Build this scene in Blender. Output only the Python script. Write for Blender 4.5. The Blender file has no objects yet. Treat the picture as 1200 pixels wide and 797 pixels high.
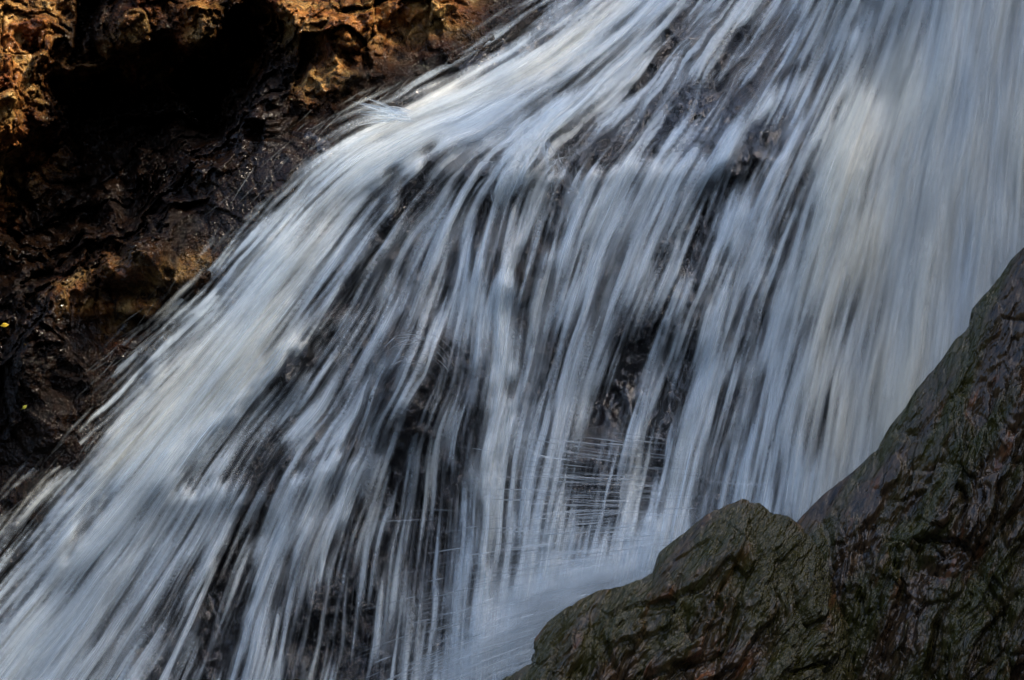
import bpy, math, random
import numpy as np

# ------------------------------------------------------------------ camera, sky, sun
S = bpy.context.scene
C = S.collection
CAMD = 14.0                                  # metres from the camera to the plane y = 0
cam = bpy.data.cameras.new('camera'); camo = bpy.data.objects.new('camera', cam); C.objects.link(camo)
camo.location = (0, -CAMD, 0); camo.rotation_euler = (math.radians(90), 0, 0)
cam.sensor_width = 36; cam.lens = 36 * CAMD / 6.0
cam.clip_end = 400; cam.clip_start = 0.1
S.camera = camo
SUN_EL, SUN_AZ = math.radians(47.3), math.radians(116)     # azimuth measured from +Y towards +X
w = bpy.data.worlds.new('World'); S.world = w; w.use_nodes = True
nt = w.node_tree; bg = nt.nodes['Background']
sky = nt.nodes.new('ShaderNodeTexSky'); sky.sky_type = 'NISHITA'; sky.sun_disc = False
sky.sun_elevation = SUN_EL; sky.sun_rotation = SUN_AZ; sky.air_density = 1.0; sky.dust_density = 4.0; sky.ozone_density = 0.5
nt.links.new(sky.outputs[0], bg.inputs[0]); bg.inputs[1].default_value = 0.15
sl = bpy.data.lights.new('sun', 'SUN'); so = bpy.data.objects.new('sun', sl); C.objects.link(so)
sl.energy = 2.4; sl.angle = math.radians(4); sl.color = (1.0, 0.86, 0.66)
from mathutils import Vector
d = Vector((math.sin(SUN_AZ) * math.cos(SUN_EL), math.cos(SUN_AZ) * math.cos(SUN_EL), math.sin(SUN_EL)))
so.rotation_euler = d.to_track_quat('Z', 'Y').to_euler()
S.view_settings.view_transform = 'Standard'; S.view_settings.look = 'None'
S.view_settings.exposure = 1.6; S.view_settings.gamma = 1.0
S.render.engine = 'CYCLES'
S.cycles.transparent_max_bounces = 48
S.cycles.max_bounces = 6; S.cycles.diffuse_bounces = 3; S.cycles.glossy_bounces = 3
S.cycles.use_denoising = True
S.cycles.sample_clamp_indirect = 4.0

rng = np.random.default_rng(7)
random.seed(7)

# ------------------------------------------------------------------ numeric helpers
def P(px, py, y):
    """a point y metres behind the plane y = 0, given by its place in the 1200 x 797 survey grid (200 units = 1 m)"""
    s = (y + CAMD) / CAMD
    return np.stack([(px - 600) / 200 * s, y + 0 * px, (398.5 - py) / 200 * s], -1)

def smooth(a, b, x):
    t = np.clip((x - a) / (b - a), 0, 1); return t * t * (3 - 2 * t)

_perm = np.random.default_rng(3).permutation(256); _perm = np.concatenate([_perm] * 3)
_grad = np.random.default_rng(4).normal(size=(256, 3)); _grad /= np.linalg.norm(_grad, axis=1, keepdims=True)
def perlin(p):
    p = np.asarray(p, float); i = np.floor(p).astype(int); f = p - i; i &= 255
    u = f * f * f * (f * (f * 6 - 15) + 10)
    r = 0
    for dx in (0, 1):
        for dy in (0, 1):
            for dz in (0, 1):
                h = _perm[_perm[_perm[i[..., 0] + dx] + i[..., 1] + dy] + i[..., 2] + dz]
                g = _grad[h]
                dot = g[..., 0] * (f[..., 0] - dx) + g[..., 1] * (f[..., 1] - dy) + g[..., 2] * (f[..., 2] - dz)
                wt = (u[..., 0] if dx else 1 - u[..., 0]) * (u[..., 1] if dy else 1 - u[..., 1]) * (u[..., 2] if dz else 1 - u[..., 2])
                r = r + dot * wt
    return r * 1.6
def fbm(p, n=5, ridged=False, gain=.5):
    a, r, q = 1.0, 0, np.array(p, float)
    for k in range(n):
        v = perlin(q + 17.3 * k)
        r = r + a * ((1 - 2 * np.abs(v)) if ridged else v)
        q = q * 2.03; a *= gain
    return r
_pts = np.random.default_rng(5).random((256, 3))
def worley(p):
    p = np.asarray(p, float); i = np.floor(p).astype(int)
    f1 = np.full(p.shape[:-1], 9.0); f2 = f1.copy(); cell = np.zeros(p.shape[:-1])
    for dx in (-1, 0, 1):
        for dy in (-1, 0, 1):
            for dz in (-1, 0, 1):
                j = i + (dx, dy, dz); jj = j & 255
                h = _perm[_perm[_perm[jj[..., 0]] + jj[..., 1]] + jj[..., 2]]
                dd = np.linalg.norm(j + _pts[h] - p, axis=-1)
                c = h / 255.0
                near = dd < f1
                f2 = np.where(near, f1, np.minimum(f2, dd)); cell = np.where(near, c, cell); f1 = np.where(near, dd, f1)
    return f1, f2, cell

_tilt = np.random.default_rng(6).normal(size=(256, 3))
def facets(p, step=.5, tilt=.6, soft=.06):
    """broken rock: every cell is a plane with its own height and tilt"""
    p = np.asarray(p, float); i = np.floor(p).astype(int)
    f1 = np.full(p.shape[:-1], 9.0); f2 = f1.copy(); val = np.zeros(p.shape[:-1])
    for dx in (-1, 0, 1):
        for dy in (-1, 0, 1):
            for dz in (-1, 0, 1):
                j = i + (dx, dy, dz); jj = j & 255
                h = _perm[_perm[_perm[jj[..., 0]] + jj[..., 1]] + jj[..., 2]]
                dv = p - j - _pts[h]; dd = np.linalg.norm(dv, axis=-1)
                v = step * (h / 255. - .5) + tilt * (dv * _tilt[h]).sum(-1) * .5
                near = dd < f1
                f2 = np.where(near, f1, np.minimum(f2, dd)); val = np.where(near, v, val); f1 = np.where(near, dd, f1)
    return val - .25 * smooth(soft, 0, f2 - f1)

def mesh_from(name, verts, faces, mat, uv=None, attrs=None, smooth_=True):
    me = bpy.data.meshes.new(name)
    verts = np.ascontiguousarray(verts, dtype=np.float32).reshape(-1, 3); faces = np.ascontiguousarray(faces, dtype=np.int32)
    n, m = len(verts), len(faces); k = faces.shape[1]
    me.vertices.add(n); me.vertices.foreach_set('co', verts.ravel())
    me.loops.add(m * k); me.loops.foreach_set('vertex_index', faces.ravel())
    me.polygons.add(m); me.polygons.foreach_set('loop_start', np.arange(m, dtype=np.int32) * k)
    me.polygons.foreach_set('use_smooth', np.full(m, smooth_))
    me.update(calc_edges=True)
    if uv is not None:
        l = me.uv_layers.new(name='UVMap'); l.data.foreach_set('uv', np.ascontiguousarray(uv[faces.ravel()], dtype=np.float32).ravel())
    for an, av in (attrs or {}).items():
        a = me.attributes.new(an, 'FLOAT', 'POINT'); a.data.foreach_set('value', np.ascontiguousarray(av, dtype=np.float32).ravel())
    me.materials.append(mat)
    o = bpy.data.objects.new(name, me); C.objects.link(o)
    return o
def grid_faces(nr, nc, keep=None):
    idx = np.arange(nr * nc).reshape(nr, nc)
    f = np.stack([idx[:-1, :-1], idx[1:, :-1], idx[1:, 1:], idx[:-1, 1:]], -1).reshape(-1, 4)
    if keep is not None:
        f = f[keep.ravel()[f].any(1)]
    return f
def compact(verts, faces, attrs):
    used = np.unique(faces); m = np.full(len(verts), -1); m[used] = np.arange(len(used))
    return verts[used], m[faces], {k: v.ravel()[used] for k, v in attrs.items()}
def tag(o, label=None, cat=None, group=None, kind=None):
    if label: o['label'] = label
    if cat: o['category'] = cat
    if group: o['group'] = group
    if kind: o['kind'] = kind
    return o

def seg_dist(px, py, pts):
    """distance to a polyline"""
    best = np.full(px.shape, 1e9)
    for (x0, y0), (x1, y1) in zip(pts[:-1], pts[1:]):
        dx, dy = x1 - x0, y1 - y0
        t = np.clip(((px - x0) * dx + (py - y0) * dy) / (dx * dx + dy * dy + 1e-9), 0, 1)
        best = np.minimum(best, np.hypot(px - x0 - t * dx, py - y0 - t * dy))
    return best

# ------------------------------------------------------------------ survey of the fall
# where the water flows: (place, direction)
FLOW = [(620,20,-1,.65),(560,60,-1,.6),(480,110,-1,.6),(700,50,-1,.75),(640,100,-1,.6),(560,150,-1,.4),(450,170,-1,.6),(400,200,-1,.9),
 (350,280,-1,1.15),(300,350,-1,1.2),(240,440,-1,1.2),(180,380,-1,.9),(120,470,-1,1),(60,560,-1,1.1),(100,620,-1,1.15),(40,720,-1,1.2),
 (150,720,-.7,1.1),(200,640,-.7,1.1),(250,700,-.42,1),(350,500,-1,1.15),(400,400,-.75,1.1),(440,300,-.7,1.1),(480,240,-.75,1),
 (350,600,-.42,1),(300,750,-.2,1),(400,700,-.12,1),(420,560,-.4,1),(470,330,-.35,1),(450,480,-.45,1),(500,560,-.08,1),(540,300,-.1,1),
 (520,200,-.6,1),(580,250,-.1,1),(580,400,0,1),(560,600,-.03,1),(550,750,-.05,1),(480,700,-.05,1),(640,300,-.2,1),(640,450,-.25,1),
 (600,180,-.7,1),(640,220,-.2,1),(700,220,-.4,1),(760,230,-.45,1),(700,400,-.35,1),(680,550,-.22,1),(640,650,-.15,1),(800,300,-.4,1),
 (780,450,-.3,1),(760,580,-.22,1),(740,150,-.8,1),(800,120,-.8,1),(820,40,-.85,1),(760,60,-.9,1),(880,60,-.7,1),(900,150,-.5,1),
 (860,250,-.38,1),(850,400,-.3,1),(830,560,-.2,1),(950,100,-.45,1),(960,250,-.3,1),(940,400,-.25,1),(920,550,-.15,1),(1000,50,-.4,1),
 (1050,100,-.3,1),(1050,300,-.2,1),(1020,500,-.15,1),(1130,50,-.15,1),(1120,250,-.1,1),(1180,100,-.08,1),(1180,250,-.06,1),(1100,380,-.1,1),
 (520,142,-1,.15),(580,130,-1,.22),(480,165,-1,.4),(600,160,-.7,.9),(560,185,-.6,1),(440,152,-1,.4),(650,140,-1,.8),(690,160,-.9,.8)]
FLOW = np.array(FLOW, float); _fd = FLOW[:, 2:] / np.linalg.norm(FLOW[:, 2:], axis=1, keepdims=True)
def flow(px, py):
    sx = 0; sy = 0
    for (x, y, _, _), (dx, dy) in zip(FLOW, _fd):
        wt = 1 / ((px - x) ** 2 + (py - y) ** 2 + 900.) ** 1.6
        sx = sx + wt * dx; sy = sy + wt * dy
    n = np.hypot(sx, sy); return sx / n, sy / n

EDGE = np.array([(-200,800),(-80,690),(0,612),(30,575),(60,532),(90,484),(115,430),(150,392),(200,342),(260,290),(330,228),(380,180),(430,135),
                 (480,96),(530,70),(600,22),(640,-10),(800,-150),(1000,-330)], float)     # (py, px) left bank of the stream
def bank(py): return np.interp(py, EDGE[:, 0], EDGE[:, 1])

# how thick the white water is: (line, half width, thickness)
THICK = [
 ([(1250,-60),(1230,400)],90,.42), ([(1000,-60),(960,300),(900,640)],70,.55), ([(1090,-60),(1070,200),(1040,560)],45,.47),
 ([(620,0),(560,45),(500,90),(440,135)],22,.22), ([(780,-30),(710,45),(640,75),(560,120),(500,150),(430,180)],34,.72),
 ([(700,50),(650,72),(600,95)],14,.85), ([(740,60),(680,110),(640,135)],16,.6),
 ([(850,110),(780,140),(710,168),(655,192)],24,.2), ([(900,-20),(830,45),(770,110),(730,130)],20,.45), ([(860,-30),(800,10),(765,80),(738,108)],9,.2),
 ([(880,20),(810,90),(740,150)],12,.4),
 ([(600,135),(520,165),(430,190),(370,240),(310,330)],26,.76), ([(655,130),(640,150),(605,175),(585,225)],14,.98),
 ([(440,135),(400,160),(370,190)],14,.65),
 ([(330,290),(280,380),(230,460),(160,560),(90,670),(60,840)],52,.72), ([(345,405),(300,450),(240,510),(180,560)],11,.98),
 ([(330,300),(300,380),(270,450)],18,.8), ([(180,450),(140,500),(110,560)],14,.7), ([(40,640),(0,700)],40,.5),
 ([(150,560),(90,640),(40,740),(0,840)],30,.72),
 ([(240,330),(180,395),(125,470),(75,550),(20,640)],17,.3),
 ([(125,575),(95,620),(80,650)],7,.42),
 ([(505,180),(475,230),(440,290),(405,350),(370,405),(325,450)],10,.14), ([(465,200),(420,260)],7,.3),
 ([(560,190),(520,235),(490,270)],14,.35), ([(530,260),(480,330),(450,400),(400,470),(330,540)],22,.55),
 ([(640,195),(610,215),(600,240)],12,.16), ([(620,180),(612,195)],7,.9),
 ([(580,235),(582,320)],9,.35), ([(580,305),(582,332)],6,.08), ([(608,300),(610,335)],5,.12), ([(640,270),(625,330),(610,420),(598,480)],7,.22),
 ([(545,250),(535,330)],12,.42), ([(560,300),(560,420)],8,.6),
 ([(588,330),(584,440),(578,540),(568,640),(555,840)],9,.8),
 ([(690,195),(670,260),(655,300)],14,.68), ([(770,200),(725,290),(690,360)],22,.66), ([(735,195),(700,270)],10,.6), ([(820,190),(770,270),(735,340)],12,.62),
 ([(700,330),(665,430),(645,510),(620,620)],32,.58), ([(650,330),(640,420)],10,.4),
 ([(865,200),(810,290),(775,370),(735,450),(705,520)],17,.2), ([(830,350),(795,430),(765,540),(745,620)],14,.2), ([(745,400),(715,480),(700,530)],16,.12),
 ([(800,330),(770,430),(745,520)],8,.5),
 ([(450,400),(520,400)],12,.42), ([(500,440),(470,475)],34,.1), ([(535,420),(530,500),(525,600)],14,.2), ([(515,500),(500,600)],22,.26),
 ([(470,500),(455,600),(430,700),(400,840)],34,.2), ([(400,470),(370,520)],14,.4), ([(330,490),(295,540)],14,.42),
 ([(555,480),(550,580)],8,.25), ([(500,640),(500,840)],44,.3), ([(540,600),(530,840)],10,.45), ([(480,620),(470,720)],8,.42), ([(440,540),(415,640)],12,.45),
 ([(890,200),(860,320),(830,430),(800,560),(780,640)],20,.66), ([(905,190),(880,260)],12,.85),
 ([(945,180),(920,280),(890,380),(865,470)],10,.22), ([(850,300),(835,350)],6,.2), ([(880,440),(850,540)],8,.35),
 ([(930,70),(895,145),(870,200)],17,.1), ([(835,100),(800,140)],12,.2), ([(870,40),(850,75)],12,.22), ([(1000,-30),(965,60),(930,130)],12,.4),
 ([(950,10),(900,110),(840,190)],8,.62), ([(990,110),(975,150)],4,.15), ([(905,-20),(870,20)],12,.6), ([(1025,-20),(1005,30)],10,.2),
 ([(1010,120),(985,220),(960,340),(940,470),(915,620)],28,.72), ([(990,190),(975,260)],16,.85), ([(1050,30),(1035,100)],22,.42),
 ([(1020,250),(1000,350),(975,430)],8,.38), ([(1110,120),(1095,300)],16,.36), ([(1140,-40),(1130,240),(1120,360)],40,.56), ([(1080,300),(1050,480),(1020,560)],30,.62),
 ([(1205,130),(1195,300)],24,.36), ([(1180,0),(1180,120)],16,.5),
 ([(245,582),(195,660),(150,760),(130,840)],20,.66), ([(280,580),(240,650),(215,720)],9,.62),
 ([(330,520),(300,575),(275,640),(250,720),(235,840)],14,.14), ([(295,600),(285,700),(260,780)],12,.14),
 ([(395,540),(350,575),(325,640),(305,720),(290,840)],20,.64), ([(405,560),(385,640),(365,700)],10,.7), ([(420,600),(400,660),(360,740),(345,840)],16,.14),
 ([(385,720),(370,840)],26,.14), ([(300,730),(297,840)],12,.7), ([(340,660),(325,760)],7,.3),
 ([(615,212),(660,196),(700,186)],6,.22), ([(740,180),(780,172),(830,166)],6,.26), ([(205,570),(235,560),(285,550)],6,.3), ([(350,545),(400,525)],5,.3), ([(640,205),(680,208),(730,196),(830,204)],9,.6), ([(205,590),(240,578),(270,574)],7,.72), ([(350,572),(380,556),(410,550)],8,.68),
 ([(700,560),(690,620)],40,.3), ([(770,660),(700,672),(640,700),(590,760),(560,840)],44,.93), ([(600,800),(540,820)],40,.75), ([(610,640),(660,640)],24,.55),
]
def thickness(px, py):
    D = np.full(px.shape, .42)
    qn = np.stack([px / 26, py / 26, px * 0 + 1.5], -1)
    px, py = px + 9 * fbm(qn, 3), py + 15 * fbm(qn + 50, 3)
    for pts, hw, v in THICK:
        dd = seg_dist(px, py, pts)
        wt = np.exp(-(dd / hw) ** 2)
        D = D * (1 - wt) + v * wt
    D = np.maximum(D, .56 * smooth(955, 1040, px + .35 * (py - 200)))
    return .98 * D + .01 + .11 * smooth(880, 1000, px) - .03 * (1 - smooth(330, 520, py) * smooth(500, 200, px))

# how far back the rock under the water lies
HUMPS = [([(490,430),(480,470)],45,-.28), ([(580,300),(600,330)],28,-.12), ([(640,190),(560,190)],36,-.08), ([(400,540),(200,578)],34,-.07),
         ([(500,190),(430,290),(340,440)],30,-.16), ([(860,190),(700,190)],30,-.05), ([(900,120),(860,190)],30,-.12), ([(700,470),(740,430)],40,.12),
         ([(470,600),(420,800)],60,.14), ([(290,640),(240,800)],36,.1), ([(800,440),(770,560)],40,.14), ([(1000,0),(930,600)],50,-.16),
         ([(560,330),(550,800)],30,-.08), ([(330,300),(100,640)],60,-.12)]
def bed_y(px, py):
    q = (797 - py) / 200.
    y = .30 * q + .2
    y = y + 1.0 * smooth(230, 90, py) * np.clip((230 - py) / 200., 0, 3) * (1 - smooth(900, 1120, px))
    y = y - .35 * smooth(900, 1150, px)
    y = y + .5 * np.clip((300 - px) / 300., -1, 2) * 0.5
    for pts, hw, dy in HUMPS:
        y = y + dy * np.exp(-(seg_dist(px, py, pts) / hw) ** 2)
    return y

# ------------------------------------------------------------------ materials
def newmat(name):
    m = bpy.data.materials.new(name); m.use_nodes = True; n = m.node_tree
    b = n.nodes['Principled BSDF']; return m, n, b
def nd(n, t, **kw):
    x = n.nodes.new(t)
    for k, v in kw.items():
        setattr(x, k, v)
    return x
def ramp(n, src, stops, interp='LINEAR'):
    r = nd(n, 'ShaderNodeValToRGB'); r.color_ramp.interpolation = interp
    e = r.color_ramp.elements
    while len(e) < len(stops): e.new(.5)
    for el, (p, c) in zip(e, stops):
        el.position = p; el.color = (*c, 1) if isinstance(c, tuple) else (c, c, c, 1)
    n.links.new(src, r.inputs[0]); return r.outputs[0]
def noise(n, vec, scale, detail=5, rough=.55, dist=0.):
    x = nd(n, 'ShaderNodeTexNoise'); n.links.new(vec, x.inputs['Vector'])
    x.inputs['Scale'].default_value = scale; x.inputs['Detail'].default_value = detail
    x.inputs['Roughness'].default_value = rough; x.inputs['Distortion'].default_value = dist
    return x.outputs[0]
def mixc(n, f, a, b):
    m = nd(n, 'ShaderNodeMix', data_type='RGBA')
    for s, v in ((m.inputs[0], f), (m.inputs[6], a), (m.inputs[7], b)):
        if isinstance(v, (int, float)): s.default_value = v
        elif isinstance(v, tuple): s.default_value = (*v, 1)
        else: n.links.new(v, s)
    return m.outputs[2]
def math_(n, op, a, b=0.):
    m = nd(n, 'ShaderNodeMath', operation=op)
    for s, v in zip(m.inputs, (a, b)):
        if isinstance(v, (int, float)): s.default_value = v
        else: n.links.new(v, s)
    return m.outputs[0]

def rock_mat(name, dark, mid, accent, accent_at=.6, moss=None, moss_at=.6, rough=(.18, .5), stretch=(1, 1, 1), rot=(0, 0, 0), bump=.5, sparkle=1.0, use_attr=False, spec=.5, bdist=.06, bs=(9, 5, 42, .38)):
    m, n, b = newmat(name)
    tc = nd(n, 'ShaderNodeNewGeometry')
    mp = nd(n, 'ShaderNodeMapping', vector_type='TEXTURE'); n.links.new(tc.outputs['Position'], mp.inputs[0])
    mp.inputs['Rotation'].default_value = rot; mp.inputs['Scale'].default_value = stretch
    v = mp.outputs[0]
    a0 = noise(n, v, 6, 8, .7, .8)
    a1 = noise(n, v, 3.2, 8, .62); a2 = noise(n, v, 13, 8, .65, .4); a3 = noise(n, v, 1.4, 6, .6)
    col = mixc(n, ramp(n, a2, [(.38, 0.), (.66, 1.)]), dark, mid)
    acc = ramp(n, a1, [(accent_at - .04, 0.), (accent_at + .09, 1.)])
    if use_attr:
        at = nd(n, 'ShaderNodeAttribute', attribute_name='stain_and_sun')
        acc = math_(n, 'MULTIPLY', ramp(n, math_(n, 'MULTIPLY', math_(n, 'ADD', a2, a0), .5), [(.40, .05), (.56, 1.)]), at.outputs['Fac'])
        accent = ramp(n, a1, [(.38, (.14, .045, .016)), (.5, accent), (.62, (.42, .26, .09))])
    col = mixc(n, acc, col, accent)
    if moss:
        col = mixc(n, ramp(n, a3, [(moss_at - .04, 0.), (moss_at + .1, .85)]), col, moss)
    n.links.new(col, b.inputs['Base Color'])
    n.links.new(math_(n, 'ADD', math_(n, 'MULTIPLY', noise(n, v, 22, 4, .6), rough[1] - rough[0]), rough[0] - .08), b.inputs['Roughness'])
    b.inputs['Specular IOR Level'].default_value = spec
    b.inputs['Coat Weight'].default_value = .25 * sparkle; b.inputs['Coat Roughness'].default_value = .12
    h = math_(n, 'ADD', math_(n, 'MULTIPLY', noise(n, v, bs[0], bs[1], .6, 0.), 1.), math_(n, 'MULTIPLY', noise(n, v, bs[2], 3, .5, 0.), bs[3]))
    bp = nd(n, 'ShaderNodeBump'); n.links.new(math_(n, 'MULTIPLY', ramp(n, a3, [(.36, .25), (.6, 1.)]), bump), bp.inputs['Strength']); bp.inputs['Distance'].default_value = bdist
    n.links.new(h, bp.inputs['Height']); n.links.new(bp.outputs[0], b.inputs['Normal']); n.links.new(bp.outputs[0], b.inputs['Coat Normal'])
    return m
M_bed = rock_mat('wet_black_rock', (.0025, .0025, .0035), (.013, .012, .014), (.026, .017, .012), .6, rough=(.1, .3), bump=1.)
M_cliff = rock_mat('stained_sunlit_cliff_rock', (.002, .0014, .0012), (.009, .0045, .0025), (.27, .115, .03), rough=(.08, .26), bump=1., use_attr=True, spec=.14, sparkle=.28, bdist=.1)
M_front = rock_mat('mossy_wet_rock', (.009, .006, .004), (.078, .050, .025), (.13, .052, .022), .6, moss=(.034, .034, .008), moss_at=.43,
                   rough=(.14, .32), stretch=(.3, .5, 1.5), rot=(0, math.radians(32), 0), bump=1., sparkle=.45, spec=.32, bdist=.085, bs=(5., 4, 15, .3))
M_front2 = rock_mat('brown_wet_rock', (.008, .0055, .0035), (.066, .042, .021), (.15, .055, .022), .64, moss=(.030, .033, .007), moss_at=.47,
                   rough=(.14, .32), stretch=(.35, .5, 1.4), rot=(0, math.radians(24), 0), bump=1., sparkle=.45, spec=.32, bdist=.085, bs=(5., 4, 15, .3))

# white water: aerated, so it scatters; thin places let the rock through
m, n, b = newmat('white_water'); M_water = m
at = nd(n, 'ShaderNodeAttribute', attribute_name='cover'); tn = nd(n, 'ShaderNodeAttribute', attribute_name='tint')
col = mixc(n, tn.outputs['Fac'], (.60, .71, .79), (.84, .83, .72))
df = nd(n, 'ShaderNodeBsdfDiffuse'); tl = nd(n, 'ShaderNodeBsdfTranslucent'); gl = nd(n, 'ShaderNodeBsdfGlossy'); gl.inputs['Roughness'].default_value = .35
n.links.new(col, df.inputs[0]); n.links.new(col, tl.inputs[0])
mx = nd(n, 'ShaderNodeMixShader'); mx.inputs[0].default_value = .3; n.links.new(df.outputs[0], mx.inputs[1]); n.links.new(tl.outputs[0], mx.inputs[2])
mg = nd(n, 'ShaderNodeMixShader'); mg.inputs[0].default_value = .04; n.links.new(mx.outputs[0], mg.inputs[1]); n.links.new(gl.outputs[0], mg.inputs[2])
tr = nd(n, 'ShaderNodeBsdfTransparent'); ma = nd(n, 'ShaderNodeMixShader')
n.links.new(at.outputs['Fac'], ma.inputs[0]); n.links.new(tr.outputs[0], ma.inputs[1]); n.links.new(mg.outputs[0], ma.inputs[2])
n.links.new(ma.outputs[0], n.nodes['Material Output'].inputs[0]); n.nodes.remove(b)

m2 = m.copy(); m2.name = 'water_strand'; M_strand = m2; n = m2.node_tree
mas = [x for x in n.nodes if x.type == 'MIX_SHADER' and x.outputs[0].links and x.outputs[0].links[0].to_node.type == 'OUTPUT_MATERIAL'][0]
att = [x for x in n.nodes if x.type == 'ATTRIBUTE' and x.attribute_name == 'cover'][0]
uv = nd(n, 'ShaderNodeUVMap'); sp = nd(n, 'ShaderNodeSeparateXYZ'); n.links.new(uv.outputs[0], sp.inputs[0])
fu = math_(n, 'MULTIPLY', sp.outputs[0], math_(n, 'SUBTRACT', 1., sp.outputs[0])); fu = math_(n, 'MULTIPLY', fu, 4.)
fu = math_(n, 'POWER', fu, 2.)
n.links.new(math_(n, 'MULTIPLY', fu, att.outputs['Fac']), mas.inputs[0])

# ------------------------------------------------------------------ rock bed under the fall
gx = np.arange(-500, 1720, 3.5); gy = np.arange(-320, 1120, 3.5)
PX, PY = np.meshgrid(gx, gy)
Y = bed_y(PX, PY)
q = P(PX, PY, Y)
Y = Y - .10 * fbm(q * [2.2, 2.2, 1.6], 5, True) * .5 - .03 * fbm(q * [9, 9, 5], 4)
Y = Y - .10 * facets(q * [2.4, 2, 1.7], .8, .8) - .04 * facets(q * [8, 7, 5], .8, 1.)
Y += .10 + .12 * smooth(940, 1100, PX) + 3.5 * smooth(25, 110, bank(PY) - PX)
Y = Y - .03 * fbm(q * [14, 10, 7], 5, True)
o = mesh_from('bedrock', P(PX, PY, Y).reshape(-1, 3), grid_faces(*PX.shape), M_bed)
tag(o, 'dark wet rock showing through gaps in the falling water', kind='structure')

# ------------------------------------------------------------------ white water sheets
STEP = 1.15
gx = np.arange(-140, 1340, STEP); gy = np.arange(-90, 900, STEP)
PX, PY = np.meshgrid(gx, gy)
FX, FY = flow(PX, PY)
_q = np.stack([PX / 38, PY / 55, PX * 0 + 8], -1)
wob = .06 * fbm(_q, 3)
wob = wob + .5 * fbm(_q * 1.7 + 30, 3) * (np.exp(-(seg_dist(PX, PY, [(840, 60), (760, 130), (650, 165), (560, 185)]) / 48) ** 2) * .8 + .45 * np.exp(-(seg_dist(PX, PY, [(400, 500), (450, 460), (500, 440)]) / 50) ** 2)
     + .35 * np.exp(-(seg_dist(PX, PY, [(600, 20), (430, 130), (230, 340), (60, 560)]) / 30) ** 2))
wob = wob * (1 - .7 * smooth(880, 1020, PX))
_c, _s = np.cos(wob), np.sin(wob); FX, FY = FX * _c - FY * _s, FX * _s + FY * _c
def blur(a, s):
    r = int(3 * s) + 1; k = np.exp(-.5 * (np.arange(-r, r + 1) / s) ** 2); k /= k.sum()
    for ax in (0, 1):
        pad = [(0, 0), (0, 0)]; pad[ax] = (r, r); b_ = np.pad(a, pad, mode='wrap')
        out = 0
        for i, kk in enumerate(k):
            out = out + kk * (b_[i:i + a.shape[0], :] if ax == 0 else b_[:, i:i + a.shape[1]])
        a = out
    return a
def lic(src, L, step=1.0, raw=False):
    """smear src along the flow, L grid cells each way"""
    acc = src.copy(); wsum = np.ones_like(src)
    H, W = src.shape
    for sgn, LL in ((1, L), (-1, L)):
        x = np.tile(np.arange(W, dtype=float), (H, 1)); y = np.tile(np.arange(H, dtype=float)[:, None], (1, W))
        for k in range(int(LL / step)):
            xi = np.clip(x.astype(int), 0, W - 1); yi = np.clip(y.astype(int), 0, H - 1)
            x = x + sgn * step * FX[yi, xi]; y = y + sgn * step * FY[yi, xi]
            xi = np.clip(x.astype(int), 0, W - 1); yi = np.clip(y.astype(int), 0, H - 1)
            wt = .5 + .5 * math.cos(math.pi * k * step / LL)
            acc += wt * src[yi, xi]; wsum += wt
    r = acc / wsum
    if raw: return r
    return (r - r.mean()) / r.std()
H, W = PX.shape
def field(seed, s, L, step=1.5):
    a = np.random.default_rng(seed).normal(size=(H, W))
    if s > 0: a = blur(a, s)
    a = lic(a / a.std(), L, step, raw=True); a = blur(a, .95)
    return (a - a.mean()) / a.std()
L1 = field(11, .6, 40); L2 = field(12, 1.2, 60); L3 = field(13, 2.6, 76, 2); L4 = field(14, 8, 80, 4); L5 = field(15, .7, 36); L6 = field(16, 2., 56, 2)
# the drawn thickness is itself carried along the flow a little
TH = thickness(PX, PY)
TH = lic(TH, 9, 1.5, raw=True)
fine = smooth(.9, .2, (PX - 700) / 600) * .0 + 1
soft = smooth(930, 1060, PX)                      # the right-hand curtain is smoother
amp = 1.18 - .86 * soft
amp = amp * (1 - .45 * np.exp(-(seg_dist(PX, PY, [(760, 690), (640, 720), (560, 797)]) / 55) ** 2) * .5)
amp = amp * (1 - .35 * np.exp(-(seg_dist(PX, PY, [(600, 100), (420, 190), (280, 380), (120, 620), (40, 797)]) / 70) ** 2))
edge = PX - bank(PY)
near_edge = smooth(-12, 60, edge + 12 * L2 + 8 * L1)
def cover(th, a, b, c, d_, bias, gain):
    s = th + amp * (.10 * a + .11 * b + .085 * c + .06 * d_) + bias
    return np.clip(smooth(.08, .90, s), 0, 1) * gain
Y0 = bed_y(PX, PY)
tint = np.clip(.36 + .2 * L4 + .5 * np.exp(-(seg_dist(PX, PY, [(985, 120), (975, 300), (950, 500)]) / 45) ** 2) + .5 * np.exp(-(seg_dist(PX, PY, [(330, 390), (160, 520)]) / 45) ** 2)  # left channel patch puts warm sunlight into the water tint
       + .3 * np.exp(-(seg_dist(PX, PY, [(720, 10), (600, 110), (450, 170)]) / 30) ** 2), 0, 1) - .25
tint = np.clip(tint + .35 * smooth(900, 1010, PX), 0, 1)
def sheet(name, cov, Yw, label):
    V = P(PX, PY, Yw).reshape(-1, 3)
    F = grid_faces(H, W, cov > .015)
    V, F, A = compact(V, F, {'cover': cov, 'tint': tint})
    o = mesh_from(name, V, F, M_water, attrs=A)
    tag(o, label, kind='structure', group='falling water')
    return o
c1 = cover(TH, L1, L2, L3, L4, -.06, .9) * near_edge
Yw = Y0 - .05 - .14 * TH - .002 * L2 - .008 * L3 - .02 * L4
sheet('waterfall', c1, Yw, 'silky white water pouring down the rock from upper right to lower left')
c2 = np.clip(cover(TH, L5, L6, L2, L3, -.22, .75), 0, 1) * smooth(-6, 60, edge + 14 * L6)
Yw2 = Y0 - .15 - .16 * TH - .005 * L6 - .012 * L4
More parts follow.
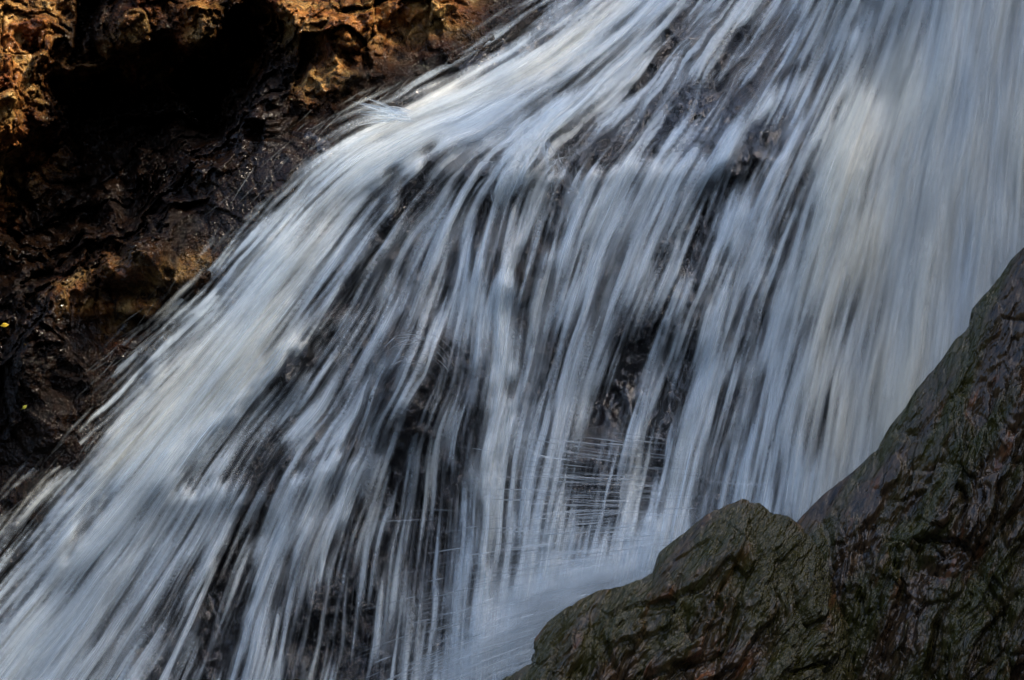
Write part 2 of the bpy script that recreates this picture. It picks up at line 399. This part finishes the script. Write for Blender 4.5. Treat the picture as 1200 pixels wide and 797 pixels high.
sheet('waterfall_veil', c2, Yw2, 'thin outer veil of white water over the main fall')

# ------------------------------------------------------------------ strands of water
def strands(name, paths, widths, covers, tints, yoff, label, tilt=.25, taper=True):
    """paths: (R, N, 2) survey places; each becomes one soft ribbon on the surface"""
    R, N, _ = paths.shape
    tx = np.gradient(paths[..., 0], axis=1); ty = np.gradient(paths[..., 1], axis=1); l = np.hypot(tx, ty) + 1e-6
    nx, ny = -ty / l, tx / l
    t = np.linspace(0, 1, N)[None]
    prof = np.sin(np.pi * t ** .8) ** .6 if taper else np.ones((1, N))
    wd = widths[:, None] * (.35 + .65 * prof)
    vs = []
    yc = bed_y(paths[..., 0], paths[..., 1]) - .21 - .16 * covers_th(paths) + yoff[:, None]
    tw = rng.normal(0, tilt, R)[:, None] * widths[:, None] / 200.
    for sgn in (-1, 1):
        vs.append(P(paths[..., 0] + sgn * nx * wd / 2, paths[..., 1] + sgn * ny * wd / 2, yc + sgn * tw))
    V = np.stack(vs, 2)                     # R N 2 3
    cov = (covers * np.sin(np.pi * t) ** 1.2)
    cov = np.repeat(cov[..., None], 2, 2)
    U = np.zeros((R, N, 2, 2)); U[..., 0, 0] = 0; U[..., 1, 0] = 1; U[..., 1] = t[..., None]
    idx = np.arange(R * N * 2).reshape(R, N, 2)
    F = np.stack([idx[:, :-1, 0], idx[:, 1:, 0], idx[:, 1:, 1], idx[:, :-1, 1]], -1).reshape(-1, 4)
    T = np.repeat(np.repeat(tints[:, None], N, 1)[..., None], 2, 2)
    o = mesh_from(name, V.reshape(-1, 3), F, M_strand, uv=U.reshape(-1, 2), attrs={'cover': cov, 'tint': T})
    tag(o, label, kind='stuff', group='falling water')
    return o
def samp(a, px, py):
    xi = np.clip(((px - gx[0]) / STEP).astype(int), 0, W - 1); yi = np.clip(((py - gy[0]) / STEP).astype(int), 0, H - 1); return a[yi, xi]
def covers_th(paths): return samp(TH, paths[..., 0], paths[..., 1])
def trace(x, y, length, N):
    out = np.zeros((len(x), N, 2)); sub = 4; ds = length / (N - 1) / sub
    for i in range(N):
        out[:, i, 0] = x; out[:, i, 1] = y
        for _ in range(sub):
            x = x + ds * samp(FX, x, y); y = y + ds * samp(FY, x, y)
    return out
R = 28000
x = rng.uniform(-100, 1300, R); y = rng.uniform(-110, 820, R)
th = samp(TH, x, y); keep = (x > bank(y) + 22) & (rng.random(R) < .1 + 1.2 * th ** 1.5)
x, y, th = x[keep], y[keep], th[keep]; R = len(x)
wd = np.exp(rng.uniform(math.log(1.0), math.log(16), R)); ln = rng.uniform(40, 190, R) * (.7 + .04 * wd) * (1 + .8 * smooth(860, 1000, x))
paths = trace(x, y, ln, 12)
pth = covers_th(paths)
cv = ((.05 + .55 * rng.random(R) ** 2.5) * (1.15 - .05 * wd))[:, None] * smooth(.05, .8, pth) * (.25 + .9 * samp(c1, paths[..., 0], paths[..., 1])) * (1 - .65 * smooth(880, 1050, paths[..., 0]))
cv = cv * smooth(8, 50, paths[..., 0] - bank(paths[..., 1]))
strands('water_strands', paths, wd, cv, np.clip(rng.normal(.08, .2, R) + .45 * smooth(900, 1000, x), 0, 1), -rng.uniform(0, .16, R), 'fine bright strands of water streaking down the fall')
R = 8000
x = rng.uniform(100, 960, R); y = rng.uniform(120, 760, R); keep = x > bank(y) + 60; x, y = x[keep], y[keep]; R = len(x)
wd = rng.uniform(.9, 2.8, R); paths = trace(x, y, rng.uniform(50, 210, R), 14); pth = covers_th(paths)
cv = (.06 + .6 * rng.random(R) ** 3)[:, None] * smooth(.05, .6, pth) * (.3 + .8 * samp(c1, paths[..., 0], paths[..., 1])) * (1 - .5 * smooth(880, 1000, paths[..., 0]))
strands('water_threads', paths, wd, cv, np.clip(rng.normal(.1, .2, R), 0, 1), -.05 - rng.uniform(0, .12, R), 'thin bright threads of water in the middle of the fall')
def bank_line():
    y0 = random.uniform(-20, 640); x0 = float(bank(y0)) + random.gauss(2, 22); ang = math.atan2(np.interp(y0, [0, 200, 640], [.62, .95, 1.1]), -1) + random.gauss(0, .12)
    t = np.linspace(0, 1, 8); l_ = random.uniform(10, 60); return np.stack([x0 + t * l_ * math.cos(ang), y0 + t * l_ * math.sin(ang) + random.gauss(0, 4) * t * t], -1)

# horizontal spray blown across the foot of the fall
def spray(n_, fn, wmin, wmax, cmin, cmax, name, label, off=-.3):
    P_, W_, C_ = [], [], []
    for k in range(n_):
        P_.append(fn()); W_.append(random.uniform(wmin, wmax)); C_.append(random.uniform(cmin, cmax))
    P_ = np.array(P_); c_ = np.array(C_)[:, None] * np.ones((1, P_.shape[1]))
    return strands(name, P_, np.array(W_), c_, np.full(len(P_), .1), off + rng.uniform(-.12, .12, len(P_)), label, tilt=.2)
def foot_line():
    yy = random.random() ** .6 * 290 + 505
    xc = np.interp(yy, [505, 600, 700, 800], [690, 680, 640, 570]) + random.gauss(0, 60)
    ln_ = random.uniform(25, 120); sl_ = np.interp(yy, [505, 560, 620, 680, 800], [.2, .06, -.06, -.22, -.42]) + random.gauss(0, .03)
    t = np.linspace(-1, 1, 8)
    xs = xc + t * ln_ / 2; return np.stack([xs, yy + t * ln_ / 2 * sl_ + 2 * (1 - t * t) * random.gauss(0, 1)], -1)
spray(950, foot_line, .9, 3.4, .08, .46, 'spray', 'fine spray blown sideways across the foot of the fall above the boulder')
def arc_line():
    r = random.uniform(22, 62); a0 = random.uniform(-2.6, -1.2); da = random.uniform(.3, 1.1)
    a = np.linspace(a0, a0 + da, 8); sq = random.uniform(.8, 1.3)
    return np.stack([485 + random.gauss(0, 5) + r * np.cos(a) * 1.0, 455 + r * np.sin(a) * sq], -1)
spray(90, arc_line, .7, 1.6, .1, .4, 'spray_arch', 'thin arching spray thrown over the dark hump in mid fall', -.2)
def fan_line():
    t = np.linspace(0, 1, 8); x0, y0 = 470 + random.uniform(-12, 20), 138 + random.uniform(-6, 6)
    a = random.uniform(math.pi * 1.02, math.pi * 1.2); l_ = random.uniform(20, 62)
    return np.stack([x0 + t * l_ * math.cos(a), y0 + t * l_ * math.sin(a) + 10 * t * t], -1)
def crest_line():
    t = np.linspace(0, 1, 8); k = random.random()
    x0, y0 = np.interp(k, [0, .5, 1], [585, 625, 665]) + random.gauss(0, 8), np.interp(k, [0, .5, 1], [205, 150, 195]) + random.gauss(0, 10)
    a = random.uniform(.35, 1.15) * math.pi; l_ = random.uniform(14, 46); cu = random.uniform(-1.3, .2)
    an_ = a + cu * t; return np.stack([x0 + np.cumsum(np.cos(an_)) * l_ / 8, y0 + np.cumsum(np.sin(an_)) * l_ / 8], -1)
spray(200, crest_line, 1.2, 6, .06, .4, 'foam_crest', 'churning white foam where the water breaks over the ledge', -.1)
def mist_line():
    t = np.linspace(-1, 1, 8); k = random.random()
    x0, y0 = np.interp(k, [0, .4, 1], [540, 640, 770]) + random.gauss(0, 28), np.interp(k, [0, .4, 1], [800, 712, 665]) + random.gauss(0, 18)
    l_ = random.uniform(40, 130); return np.stack([x0 + t * l_ / 2, y0 - t * l_ * .17 + t * t * 3], -1)
spray(260, mist_line, 6, 34, .04, .2, 'mist', 'pale drifting mist where the fall lands behind the low boulder', -.3)
spray(260, bank_line, .8, 2.2, .02, .13, 'bank_trickles', 'thin trickles and stray drops along the left bank', .10)
spray(120, fan_line, .9, 3.4, .15, .65, 'spray_fan', 'pointed fan of spray leaping at the left bank near the brown slope', -.15)

# ------------------------------------------------------------------ left cliff
STAIN_AND_SUN = [([(0,0),(20,60),(0,150),(20,170)],38,1.), ([(60,0),(40,50)],22,1.), ([(0,230),(0,250)],16,.8), ([(180,0),(150,40)],22,.5), ([(215,45),(235,5)],18,.8), ([(130,60),(70,100)],14,.5), ([(150,80),(200,80)],16,.6),  # ochre rock colour, with warm sunlight on edges and ledge painted in
         ([(330,0),(400,40),(450,20),(520,0)],34,1.), ([(400,60),(370,100)],18,1.), ([(240,55),(260,50)],12,.5),
         ([(85,335),(125,315),(175,325)],24,.34), ([(95,358),(175,358)],9,1.), ([(210,320),(240,300)],12,.3), ([(130,395),(140,380)],14,.3), ([(300,80),(285,60)],8,.4)]
def stain_and_sun(px, py):
    s = np.zeros(px.shape)
    for pts, hw, v in STAIN_AND_SUN:
        s = np.maximum(s, v * np.exp(-(seg_dist(px, py, pts) / hw) ** 2))
    return s + .004
CL = [([(110,170),(60,230),(180,140)],80,1.6), ([(270,60),(300,30),(250,110)],30,1.3), ([(105,60),(100,0)],14,.5), ([(20,300),(10,330)],28,.4), ([(130,380),(190,370)],12,.12),
      ([(10,20),(0,150)],50,-.55), ([(170,10),(160,80)],34,-.5), ([(230,20),(220,70)],22,-.5), ([(340,20),(420,40),(500,0)],40,-.45), ([(400,60),(370,100)],24,-.35),
      ([(320,90),(290,150)],30,-.12), ([(180,200),(230,170)],30,-.55), ([(110,290),(170,300)],44,-.42), ([(60,330),(30,420)],40,-.15), ([(40,480),(60,420)],60,-.2)]
gx2 = np.arange(-420, 700, 1.6)
gy2 = np.concatenate([np.arange(-900, -60, 8.), np.arange(-60, 800, 1.6)])
PX2, PY2 = np.meshgrid(gx2, gy2)
keepm = PX2 < bank(PY2) + 70
Yc = bed_y(PX2, PY2)
dist = (bank(PY2) - PX2) / 200. * .75
Yc = Yc + .10 * smooth(0, .3, dist) * 0 - .10 * smooth(-.2, .15, dist) + .25 * np.clip(dist, 0, 3)
rough_ = smooth(.15, .5, dist)
qw = np.stack([PX2 / 60, PY2 / 60, PX2 * 0 + 3], -1)
wx = 22 * fbm(qw, 4); wy = 22 * fbm(qw + 40, 4)
Yc = Yc - .62 * np.clip(-PY2 / 200. + .3, 0, 6) * smooth(620, 300, PX2 + .5 * PY2)  # unseen overhang above the frame, added to shade the cliff
for pts, hw, dy in CL:
    Yc = Yc + dy * np.exp(-(seg_dist(PX2 + wx, PY2 + wy, pts) / hw) ** (4. if dy > .4 else 2.))
q = P(PX2, PY2, Yc)
qq = q + .06 * np.stack([fbm(q * 2 + 5, 3), fbm(q * 2 + 9, 3), fbm(q * 2 + 13, 3)], -1)
dis = .42 * facets(qq * [2.4, 2.2, 1.9], 1., .7) + .15 * facets(qq * [6.5, 6, 5.] + .1, .9, .9) + .055 * facets(qq * [17, 15, 13.], .8, 1.) + .05 * fbm(q * 3, 4, True) + .022 * fbm(q * 14, 5) + .010 * fbm(q * 60, 2, True)
Yc = Yc - dis * (.15 + .85 * rough_) + .3 * smooth(-.1, -.35, dist)
V, F, A = compact(P(PX2, PY2, Yc).reshape(-1, 3), grid_faces(*PX2.shape, keepm), {'stain_and_sun': stain_and_sun(PX2, PY2)})
o = mesh_from('cliff', V, F, M_cliff, attrs=A)
tag(o, 'dark fissured cliff with rusty orange stains and painted sunlit patches left of the fall', kind='structure')

def leaf(px, py, size, colr, roll, label):
    yy_ = float(Yc[np.abs(gy2 - py).argmin(), np.abs(gx2 - px).argmin()]) - .03
    mt, n_, b_ = newmat('leaf_surface'); tc_ = nd(n_, 'ShaderNodeNewGeometry')
    n_.links.new(mixc(n_, noise(n_, tc_.outputs['Position'], 60, 4), colr, tuple(.55 * c_ for c_ in colr)), b_.inputs['Base Color']); b_.inputs['Roughness'].default_value = .3
    u_, v_ = np.meshgrid(np.linspace(0, 1, 18), np.linspace(-1, 1, 9))
    wv = np.sin(np.pi * u_ ** .85) * .27 * (1 + .12 * np.sin(u_ * 22)); X3 = u_ - .5; Z3 = v_ * wv; Y3 = -.12 * np.sin(np.pi * u_) + .5 * Z3 ** 2 - .03 * np.abs(v_) ** .5
    L3_ = np.stack([X3, Y3, Z3], -1) * size; c_, s_ = math.cos(roll), math.sin(roll)
    def place(a_):
        a_ = np.stack([a_[..., 0] * c_ - a_[..., 2] * s_, a_[..., 1], a_[..., 0] * s_ + a_[..., 2] * c_], -1); return a_
    base = P(np.array(float(px)), np.array(float(py)), yy_)
    e = bpy.data.objects.new('leaf', None); C.objects.link(e); e.location = base.tolist()
    bl = mesh_from('blade', place(L3_).reshape(-1, 3), grid_faces(9, 18), mt); bl.parent = e
    sm_ = bl.modifiers.new('thick', 'SOLIDIFY'); sm_.thickness = .0015
    tt, aa = np.meshgrid(np.linspace(0, 1, 8), np.linspace(0, 2 * math.pi, 7)); rr = .018 * (1 - .4 * tt)
    st_ = np.stack([-.5 - .35 * tt, rr * np.cos(aa) - .08 * tt, rr * np.sin(aa) + .1 * tt ** 2], -1) * size
    sk = mesh_from('stalk', place(st_).reshape(-1, 3), grid_faces(7, 8), mt); sk.parent = e
    return tag(e, label, 'leaf', 'fallen leaves on the cliff')
leaf(6, 381, .05, (.62, .42, .03), .1, 'small bright yellow fallen leaf on dark rock at the left edge')
leaf(29, 477, .035, (.30, .30, .04), .7, 'tiny olive green fallen leaf on dark rock beside the lower left of the fall')

# ------------------------------------------------------------------ front boulders
def boulder(name, ridge, px1, py1, ybase, mat, seed, label, strike, depth=1.0, nr=440, nc=720, rear=.5, side_fall=0.):
    """a rock whose ridge line runs through the given places; it rolls over towards the viewer and falls away behind"""
    ridge = np.array(ridge, float)
    s = np.concatenate([[0], np.cumsum(np.hypot(*np.diff(ridge, axis=0).T))]); t = np.linspace(0, s[-1], nc)
    rx = np.interp(t, s, ridge[:, 0]); ry = np.interp(t, s, ridge[:, 1])
    a = np.linspace(-.35, 1, nr)[:, None]
    f = np.clip(a, 0, 1)
    kk = np.hanning(61); kk /= kk.sum()
    sxr = np.convolve(np.pad(rx, 30, 'edge'), kk, 'valid'); syr = np.convolve(np.pad(ry, 30, 'edge'), kk, 'valid')
    wr = smooth(.0, .1, f); rx = rx * (1 - wr) + sxr * wr; ry = ry * (1 - wr) + syr * wr
    ex = rx + (px1 - rx) * .35; ey = ry * 0 + py1
    X_ = rx + (ex - rx) * f; Y_ = ry + (ey - ry) * f
    back = np.clip(-a / .35, 0, 1)
    X_ = X_ + 0 * back; Y_ = Y_ + 110 * back ** 2
    D_ = ybase - depth * (1 - (1 - f) ** 2.2) + rear * back
    q = P(X_, Y_, D_) + seed
    c, s_ = math.cos(strike), math.sin(strike)
    rq = np.stack([q[..., 0] * c - q[..., 2] * s_, q[..., 1], q[..., 0] * s_ + q[..., 2] * c], -1)
    rq = rq + .07 * np.stack([fbm(q * 1.6 + 3, 3), fbm(q * 1.6 + 8, 3), fbm(q * 1.6 + 12, 3)], -1)
    fa = .13 * facets(rq * [3.0, 2.2, 1.3], .8, .8, .1) + .05 * facets(rq * [8, 5, 2.8], .8, 1., .1) + .016 * facets(rq * [22, 12, 8], .8, 1., .1)
    saw = lambda t_: (t_ - np.floor(t_)); st = rq[..., 0] * 4.2 + .35 * fbm(q * 2.6, 4); st2 = rq[..., 0] * 13 + .5 * fbm(q * 5, 4)
    dis = fa + .03 * fbm(rq * [3, 2, 1.2], 4, True)
    dis = dis + .07 * (smooth(0, .85, saw(st)) * smooth(1, .93, saw(st)) - .5) + .035 * (smooth(0, .8, saw(st2)) * smooth(1, .9, saw(st2)) - .5) * (.5 + fbm(q * 3 + 7, 2))
    dis = dis + .014 * fbm(rq * [16, 10, 5], 4) + .004 * fbm(rq * [60, 30, 14], 4, True)
    infl = .10 + .90 * smooth(0, .3, np.abs(a)); dis = dis - .06
    V = P(X_, Y_, D_)
    gu = np.gradient(V, axis=0); gv = np.gradient(V, axis=1); N_ = np.cross(gv, gu); N_ /= np.linalg.norm(N_, axis=-1, keepdims=True) + 1e-9
    N_ *= np.where(N_[..., 1:2] > 0, -1, 1) if False else 1
    if (N_[nr // 2, :, 1] > 0).mean() > .5: N_ = -N_
    V = V + N_ * (dis * infl)[..., None]
    o = mesh_from(name, V.reshape(-1, 3), grid_faces(nr, nc), mat)
    return tag(o, label, 'boulder', 'wet boulders at the foot of the fall')
R1 = [(520,900),(560,830),(592,797),(622,774),(624,748),(640,728),(662,711),(700,691),(735,682),(765,672),(772,648),(800,626),(820,610),(840,597),(870,586),(890,590),(906,600),(922,603),(940,615),(958,640),(975,680),(990,730),(1005,800),(1020,900)]
boulder('boulder', R1, 830, 980, -1.2, M_front, 3.1, 'low rounded wet boulder with green moss and rusty streaks at bottom centre', math.radians(32), depth=.6)
R2 = [(860,900),(890,760),(915,660),(935,610),(962,582),(1000,550),(1028,527),(1040,505),(1062,478),(1080,448),(1104,420),(1118,398),(1136,384),(1140,362),(1152,350),(1166,334),(1185,305),(1215,275),(1300,180),(1450,60)]
boulder('boulder', R2, 1250, 1000, -.65, M_front2, 9.7, 'tall steep brown boulder rising to the right edge of the frame', math.radians(24), depth=.8)

# ------------------------------------------------------------------ gorge around the viewer, unseen; its walls are added to block low sky
M_screen = rock_mat('gorge_screen_rock', (.012, .014, .008), (.03, .035, .016), (.05, .035, .02), .6, moss=(.02, .035, .01), rough=(.6, .9), bump=.6, sparkle=0.)
an = np.radians(np.linspace(-118, 298 - 60, 220)); hh = np.linspace(0, 1, 70)
AN, HH = np.meshgrid(an, hh)
top = 17 + 3.5 * np.sin(AN * 3) + 2 * np.sin(AN * 7 + 1)
top = np.where((np.degrees(AN) > -5) & (np.degrees(AN) < 190), top, top)
rad = 24 + 5 * HH ** 1.5
Vg = np.stack([rad * np.cos(AN + math.pi), rad * np.sin(AN + math.pi) - 8, -4.2 + HH * top], -1)
Vg = Vg + (1.2 * fbm(Vg * .25, 5))[..., None] * np.stack([np.cos(AN + math.pi), np.sin(AN + math.pi), 0 * AN], -1)
kg = Vg[..., 1] < 1.5
Vg2, Fg, _ = compact(Vg.reshape(-1, 3), grid_faces(*AN.shape, kg), {})
tag(mesh_from('gorge_screen', Vg2, Fg, M_screen), 'unseen dark wooded gorge side behind the viewer, added to darken reflections', kind='structure')
gxx, gyy = np.meshgrid(np.linspace(-120, 120, 200), np.linspace(-130, 60, 160))
zz = -4.2 + .25 * fbm(np.stack([gxx * .3, gyy * .3, gxx * 0], -1), 4)
tag(mesh_from('ground', np.stack([gxx, gyy, zz], -1).reshape(-1, 3), grid_faces(*gxx.shape), M_bed), 'dark wet rocky ground at the foot of the gorge', kind='structure')

# unseen gorge side on the right, added to keep the sun off the fall
yy = np.linspace(-16, 9, 200); hh = np.linspace(0, 1, 120)
YY, HH = np.meshgrid(yy, hh)
TOP = 13.1 + .2 * np.sin(YY * 1.1) + .35 * fbm(np.stack([YY * .9, YY * 0, YY * 0 + 2], -1), 4)
XX = 7.6 + .9 * HH + .012 * (YY + 3) ** 2
Vs = np.stack([XX, YY, -4.4 + HH * (TOP + 4.4)], -1); Vs[..., 0] += .45 * fbm(Vs * .8, 5, True)
Vb = Vs[-1:].copy(); Vb = np.concatenate([Vb + [2, 0, .3], Vb + [7, 0, 0], Vb + [9, 0, -8]], 0)
Vs = np.concatenate([Vs, Vb], 0)
tag(mesh_from('gorge_screen', Vs.reshape(-1, 3), grid_faces(*Vs.shape[:2]), M_screen), 'unseen steep gorge side right of the fall, added to block the sun', kind='structure')
